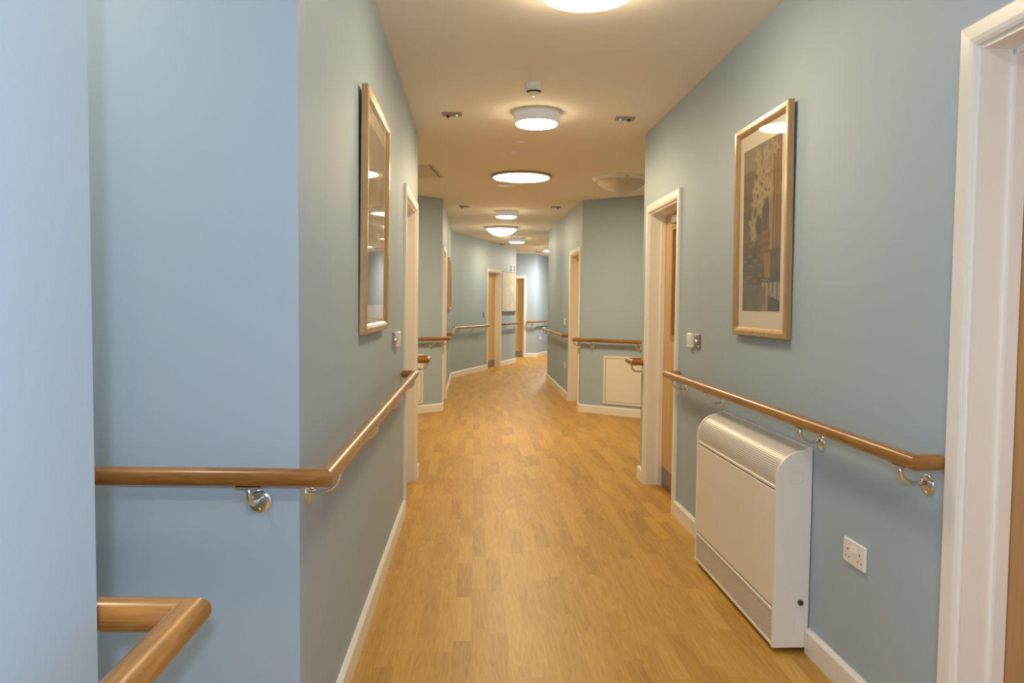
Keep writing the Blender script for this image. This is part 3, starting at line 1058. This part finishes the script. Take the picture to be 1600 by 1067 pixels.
def picture(name, label, wall, s0, s1, z0, z1, paint, fb=0.040, mx=0.055, mz=0.075, mzb=0.078, thick=0.028, nu=56, nv=104, tilt=0.0, mirror_u=True, cat='picture'):
    w = W[wall]
    e = empty(name, w.p(s0, 0.003, z0), w.rz, label, cat, 'framed pictures on the corridor walls')
    e.rotation_euler = (0, 0, w.rz)
    wd, ht = s1 - s0, z1 - z0
    # lean: rotate about local x so the top comes off the wall
    e.rotation_mode = 'XYZ'
    mat = Matrix.Translation(w.p(s0, 0.003, z0)) @ Matrix.Rotation(w.rz, 4, 'Z') @ Matrix.Rotation(-tilt, 4, 'X')
    e.matrix_world = mat
    mb = MB()
    prof = [(0.0, 0.0), (0.0, thick - 0.004), (0.004, thick), (fb * 0.55, thick - 0.001), (fb * 0.8, thick - 0.005), (fb, thick - 0.012), (fb, 0.008)]
    for i in range(len(prof) - 1):
        lines = []
        for u, v in (prof[i], prof[i + 1]):
            lines.append([(u, v, u), (wd - u, v, u), (wd - u, v, ht - u), (u, v, ht - u)])
        for j in range(4):
            b = len(mb.v); j2 = (j + 1) % 4
            mb.v += [lines[0][j], lines[1][j], lines[1][j2], lines[0][j2]]
            mb.face((b, b + 1, b + 2, b + 3))
    b = len(mb.v); mb.v += [(0, 0, 0), (wd, 0, 0), (wd, 0, ht), (0, 0, ht)]; mb.face((b, b + 1, b + 2, b + 3))
    mb.build('frame', M['framewood'], e)
    mb = MB(); mb.box(fb - 0.002, wd - fb + 0.002, 0.004, 0.010, fb - 0.002, ht - fb + 0.002); mb.build('mount', M['mat'], e)
    # printed sheet
    px0, px1, pz0, pz1 = fb + mx, wd - fb - mx, fb + mzb, ht - fb - mz
    me = bpy.data.meshes.new('print')
    vs, fs, cols = [], [], []
    rnd = random.Random(3)
    for j in range(nv + 1):
        for i in range(nu + 1):
            vs.append((px0 + (px1 - px0) * i / nu, 0.0115, pz0 + (pz1 - pz0) * j / nv))
            cols.append((*paint(1 - i / nu, j / nv, rnd), 1))
    for j in range(nv):
        for i in range(nu):
            a = j * (nu + 1) + i
            fs.append((a, a + nu + 1, a + nu + 2, a + 1))
    me.from_pydata(vs, [], fs)
    ca = me.color_attributes.new('paint', 'FLOAT_COLOR', 'POINT')
    ca.data.foreach_set('color', [c for q in cols for c in q])
    me.materials.append(M['print'])
    o = bpy.data.objects.new('print', me); COL.objects.link(o); o.parent = e
    mb = MB(); mb.v += [(fb - 0.001, 0.0155, fb - 0.001), (wd - fb + 0.001, 0.0155, fb - 0.001), (wd - fb + 0.001, 0.0155, ht - fb + 0.001), (fb - 0.001, 0.0155, ht - fb + 0.001)]
    mb.face((0, 3, 2, 1))
    mb.build('glass', M['glass'], e, recalc=False)
    return e


picture('framed_picture', 'gold-framed still life print with pale flowers above the heater on the right wall', 'RW', rw(3.165), rw(3.80), 1.225, 2.222, paint_still_life, tilt=0.010)
picture('framed_picture', 'tall narrow-looking picture on the left wall whose glass reflects the lights', 'LW', lw(3.69), lw(2.945), 1.238, 2.205, paint_misty, tilt=0.010)
picture('framed_picture', 'distant framed picture seen edge-on beyond the far left doorway', 'L2', L2y(13.2), L2y(11.95), 1.265, 2.10, paint_misty, nu=8, nv=8, fb=0.045)

# ------------------------------------------------------------------ heater
hs0 = rw(2.93)
e = empty('convector_heater', W['RW'].p(hs0, 0.0), W['RW'].rz, 'white wall-mounted convector heater with perforated curved top below the handrail', 'heater')
HL, HD = 1.035, 0.147
arc = [(HD, 0.69)]
for i in range(1, 13):
    a = i / 12 * math.radians(80)
    arc.append((0.037 + 0.11 * math.cos(a), 0.69 + 0.11 * math.sin(a)))
arc.append((0.004, 0.814))
outline = [(0.004, 0.018), (HD, 0.018)] + arc
mb = MB(); mb.prism_x(outline, 0.0, 0.012); mb.prism_x(outline, HL - 0.012, HL)
mb.box(0.012, HL - 0.012, 0.004, 0.012, 0.02, 0.812)
mb.box(0.012, HL - 0.012, 0.012, HD - 0.006, 0.018, 0.026)
mb.build('casing', M['heater'], e)
mb = MB(); mb.box(0.013, HL - 0.013, HD - 0.016, HD - 0.003, 0.178, 0.640, bev=0.002)
mb.build('front_panel', M['heater'], e)
mb = MB()
ins = [(y - 0.004 * (y > 0.02), z - 0.003) for y, z in [(HD, 0.660)] + arc]
mb.sheet_x(ins, 0.012, HL - 0.012, 0)
mb.build('top_grille', M['grille'], e)
mb = MB(); mb.sheet_x([(HD - 0.005, 0.034), (HD - 0.005, 0.158)], 0.012, HL - 0.012, 0, False)
mb.build('lower_grille', M['grille'], e)
mb = MB()
mb.box(0.012, HL - 0.012, HD - 0.012, HD - 0.001, 0.158, 0.172, bev=0.003); mb.box(0.012, HL - 0.012, HD - 0.012, HD - 0.001, 0.646, 0.661, bev=0.003)
mb.box(0.012, HL - 0.012, HD - 0.012, HD - 0.002, 0.020, 0.034, bev=0.002)
mb.build('grille_rail', M['heater'], e)
mb = MB(); mb.lathe([(0.009, -0.010), (0.008, -0.012), (0.0, -0.012)], (0.0, 0.038, 0.200), 20, axis='x'); mb.lathe([(0.010, 0.0), (0.010, -0.010), (0.009, -0.010)], (0.0, 0.038, 0.200), 20, axis='x')
tag(mb.build('valve_pin', M['black'], e), 'dark round valve pin')
mb = MB(); mb.lathe([(0.0275, 0.0), (0.0275, -0.0008), (0.0262, -0.0008), (0.0262, 0.0)], (0.0, 0.065, 0.695), 36, axis='x')
mb.box(-0.0006, 0.0, 0.060, 0.061, 0.06, 0.13); mb.box(-0.0006, 0.0, 0.061, 0.10 - 0.06, 0.130, 0.131)
mb.build('knockout_line', M['hatch'], e)


# ------------------------------------------------------------------ electrical fittings
def double_socket(wall, s, z, label):
    """146 x 86 mm twin 13 A socket"""
    w = W[wall]
    e = empty('double_socket', w.p(s, 0, z), w.rz, label, 'socket')
    mb = MB(); mb.box(-0.073, 0.073, 0, 0.011, -0.043, 0.043, bev=0.003); mb.build('faceplate', M['white'], e)
    for c in (-0.010, 0.010):
        mb = MB(); mb.prism_x([(0.011, 0.008), (0.011, 0.028), (0.014, 0.028), (0.0175, 0.008)], c - 0.006, c + 0.006); mb.build('switch', M['white'], e)
    for c in (-0.040, 0.040):
        mb = MB()
        mb.box(c - 0.0025, c + 0.0025, 0.0105, 0.0114, 0.003, 0.011)
        mb.box(c - 0.0145, c - 0.0085, 0.0105, 0.0114, -0.021, -0.017); mb.box(c + 0.0085, c + 0.0145, 0.0105, 0.0114, -0.021, -0.017)
        tag(mb.build('pin_holes', M['black'], e), 'dark pin holes')
    return e


double_socket('RW', rw(2.585), 0.508, 'white double power socket on the right wall between heater and near doorway')


def switch_pair(wall, s_white, s_metal, z, labw, labm):
    w = W[wall]
    e = empty('light_switch', w.p(s_white, 0, z), w.rz, labw, 'switch', 'wall switches by the corridor doors')
    mb = MB(); mb.box(-0.044, 0.044, 0, 0.026, -0.044, 0.044, bev=0.006); mb.build('faceplate', M['white'], e)
    for c in (-0.012, 0.012):
        mb = MB(); mb.box(c - 0.010, c + 0.010, 0.026, 0.0285, -0.018, 0.018, bev=0.0012); mb.build('rocker', M['white'], e)
    e = empty('key_switch', w.p(s_metal, 0, z), w.rz, labm, 'key switch', 'metal key switches by the corridor doors')
    mb = MB(); mb.box(-0.043, 0.043, 0, 0.009, -0.043, 0.043, bev=0.002); mb.build('faceplate', M['kick'], e)
    mb = MB(); mb.lathe([(0.013, 0.009), (0.013, 0.018), (0.010, 0.022), (0.0, 0.022)], (0, 0, 0), 24, axis='y'); mb.box(-0.0015, 0.0015, 0.022, 0.0225, -0.006, 0.006)
    tag(mb.build('lock_barrel', M['steel'], e), 'bright lock barrel')
    for dx, dz in ((-0.030, 0.030), (0.030, -0.030), (0.030, 0.030), (-0.030, -0.030)):
        mb = MB(); mb.lathe([(0.004, 0.009), (0.0035, 0.011), (0, 0.0115)], (dx, 0, dz), 12, axis='y'); mb.build('screw', M['steel'], e)


switch_pair('RW', rw(4.575), rw(4.455), 1.155, 'white rocker switch on the right wall beside the glazed door', 'square metal key switch next to the white switch on the right wall')
switch_pair('LW', lw(4.315), lw(4.20), 1.158, 'white rocker switch on the left wall just past the tall picture', 'metal key switch beside the white switch on the left wall')


def small_plate(name, wall, s, z, wdt, hgt, d, mat, label, cat, extra=None, group=None):
    w = W[wall]
    e = empty(name, w.p(s, 0, z), w.rz, label, cat, group)
    mb = MB(); mb.box(-wdt / 2, wdt / 2, 0, d, -hgt / 2, hgt / 2, bev=0.003); mb.build('faceplate', mat, e)
    if extra: extra(e, d)
    return e


def rocker(e, d):
    mb = MB(); mb.box(-0.012, 0.012, d, d + 0.003, -0.018, 0.018, bev=0.001); mb.build('rocker', M['white'], e)


def holes(e, d):
    mb = MB(); mb.box(-0.003, 0.003, d - 0.0005, d + 0.0006, 0.004, 0.014); mb.box(-0.016, -0.010, d - 0.0005, d + 0.0006, -0.014, -0.009); mb.box(0.010, 0.016, d - 0.0005, d + 0.0006, -0.014, -0.009)
    tag(mb.build('pin_holes', M['black'], e), 'dark pin holes')


small_plate('light_switch', 'L3', 2.33, 1.152, 0.086, 0.10, 0.012, M['kick'], 'dark metal switch left of the oak door beside the whiteboard', 'switch', rocker)
small_plate('light_switch', 'R3', 1.62, 1.115, 0.086, 0.095, 0.022, M['white'], 'pale switch on the right wall past the lever-handled door', 'switch', rocker)
small_plate('key_switch', 'R3', 1.84, 1.115, 0.086, 0.095, 0.012, M['kick'], 'dark metal key switch on the right wall past the lever-handled door', 'key switch', rocker)
small_plate('power_socket', 'R3', 1.55, 0.81 - 0.33, 0.09, 0.086, 0.012, M['white'], 'pale power socket low on the right wall past the lever-handled door', 'socket', holes)
small_plate('power_socket', 'FR', 2.39, 0.485, 0.12, 0.086, 0.012, M['white'], 'tiny power socket low on the bright farthest wall', 'socket', holes)
small_plate('power_socket', 'L2', 1.0, 1.09, 0.05, 0.05, 0.01, M['grey'], 'tiny grey wall plate below the distant edge-on picture', 'wall plate')


# ------------------------------------------------------------------ access panels, whiteboard, sign
def access_panel(wall, s0, s1, z0, z1, label):
    w = W[wall]
    e = empty('access_panel', w.p(s0, 0, z0), w.rz, label, 'access panel', 'white access panels low on the alcove walls')
    wd, ht, f = s1 - s0, z1 - z0, 0.028
    mb = MB()
    mb.box(0, f, 0, 0.014, 0, ht, bev=0.002); mb.box(wd - f, wd, 0, 0.014, 0, ht, bev=0.002)
    mb.box(f, wd - f, 0, 0.014, 0, f, bev=0.002); mb.box(f, wd - f, 0, 0.014, ht - f, ht, bev=0.002)
    mb.build('panel_frame', M['panelw'], e)
    mb = MB(); mb.box(f, wd - f, 0, 0.004, f, ht - f); tag(mb.build('panel_gap', M['gap'], e), 'dark gap line')
    mb = MB(); mb.box(f + 0.004, wd - f - 0.004, 0, 0.011, f + 0.004, ht - f - 0.004, bev=0.002); mb.build('panel_door', M['panelw'], e)


access_panel('R4', 0.72, 1.53, 0.135, 0.737, 'white access panel low on the right alcove wall')
access_panel('LN', 0.295, 0.95, 0.119, 0.738, 'white access panel mostly hidden, low on the left alcove wall')

w = W['L3']
e = empty('whiteboard', w.p(0.035, 0.0, 1.205), w.rz, 'blank whiteboard with grey pen tray on the far left wall', 'whiteboard')
BW, BH = 1.105, 0.90
mb = MB(); mb.box(0.012, BW - 0.012, 0.003, 0.018, 0.012, BH - 0.012); mb.build('writing_surface', M['board'], e)
mb = MB(); mb.box(0, 0.012, 0.002, 0.022, 0, BH); mb.box(BW - 0.012, BW, 0.002, 0.022, 0, BH); mb.box(0.012, BW - 0.012, 0.002, 0.022, BH - 0.012, BH); mb.box(0.012, BW - 0.012, 0.002, 0.022, 0, 0.012)
mb.build('board_frame', M['alu'], e)
mb = MB(); mb.box(0.03, BW - 0.03, 0.018, 0.045, -0.012, 0.0, bev=0.002); mb.box(0.03, BW - 0.03, 0.042, 0.046, -0.012, 0.010)
tag(mb.build('pen_tray', M['alu'], e), 'grey pen tray')

e = empty('safety_sign', w.p(0.085, 0.0, 2.125), w.rz, 'small sign of blue squares above the whiteboard', 'sign')
mb = MB(); mb.box(0, 0.40, 0.001, 0.005, 0, 0.155); mb.build('sign_plate', M['signw'], e)
mb = MB()
for x0, z0 in ((0.02, 0.012), (0.02, 0.085), (0.25, 0.012), (0.25, 0.085)):
    mb.box(x0, x0 + 0.13, 0.005, 0.006, z0, z0 + 0.062)
tag(mb.build('sign_symbol', M['blue'], e), 'blue squares')
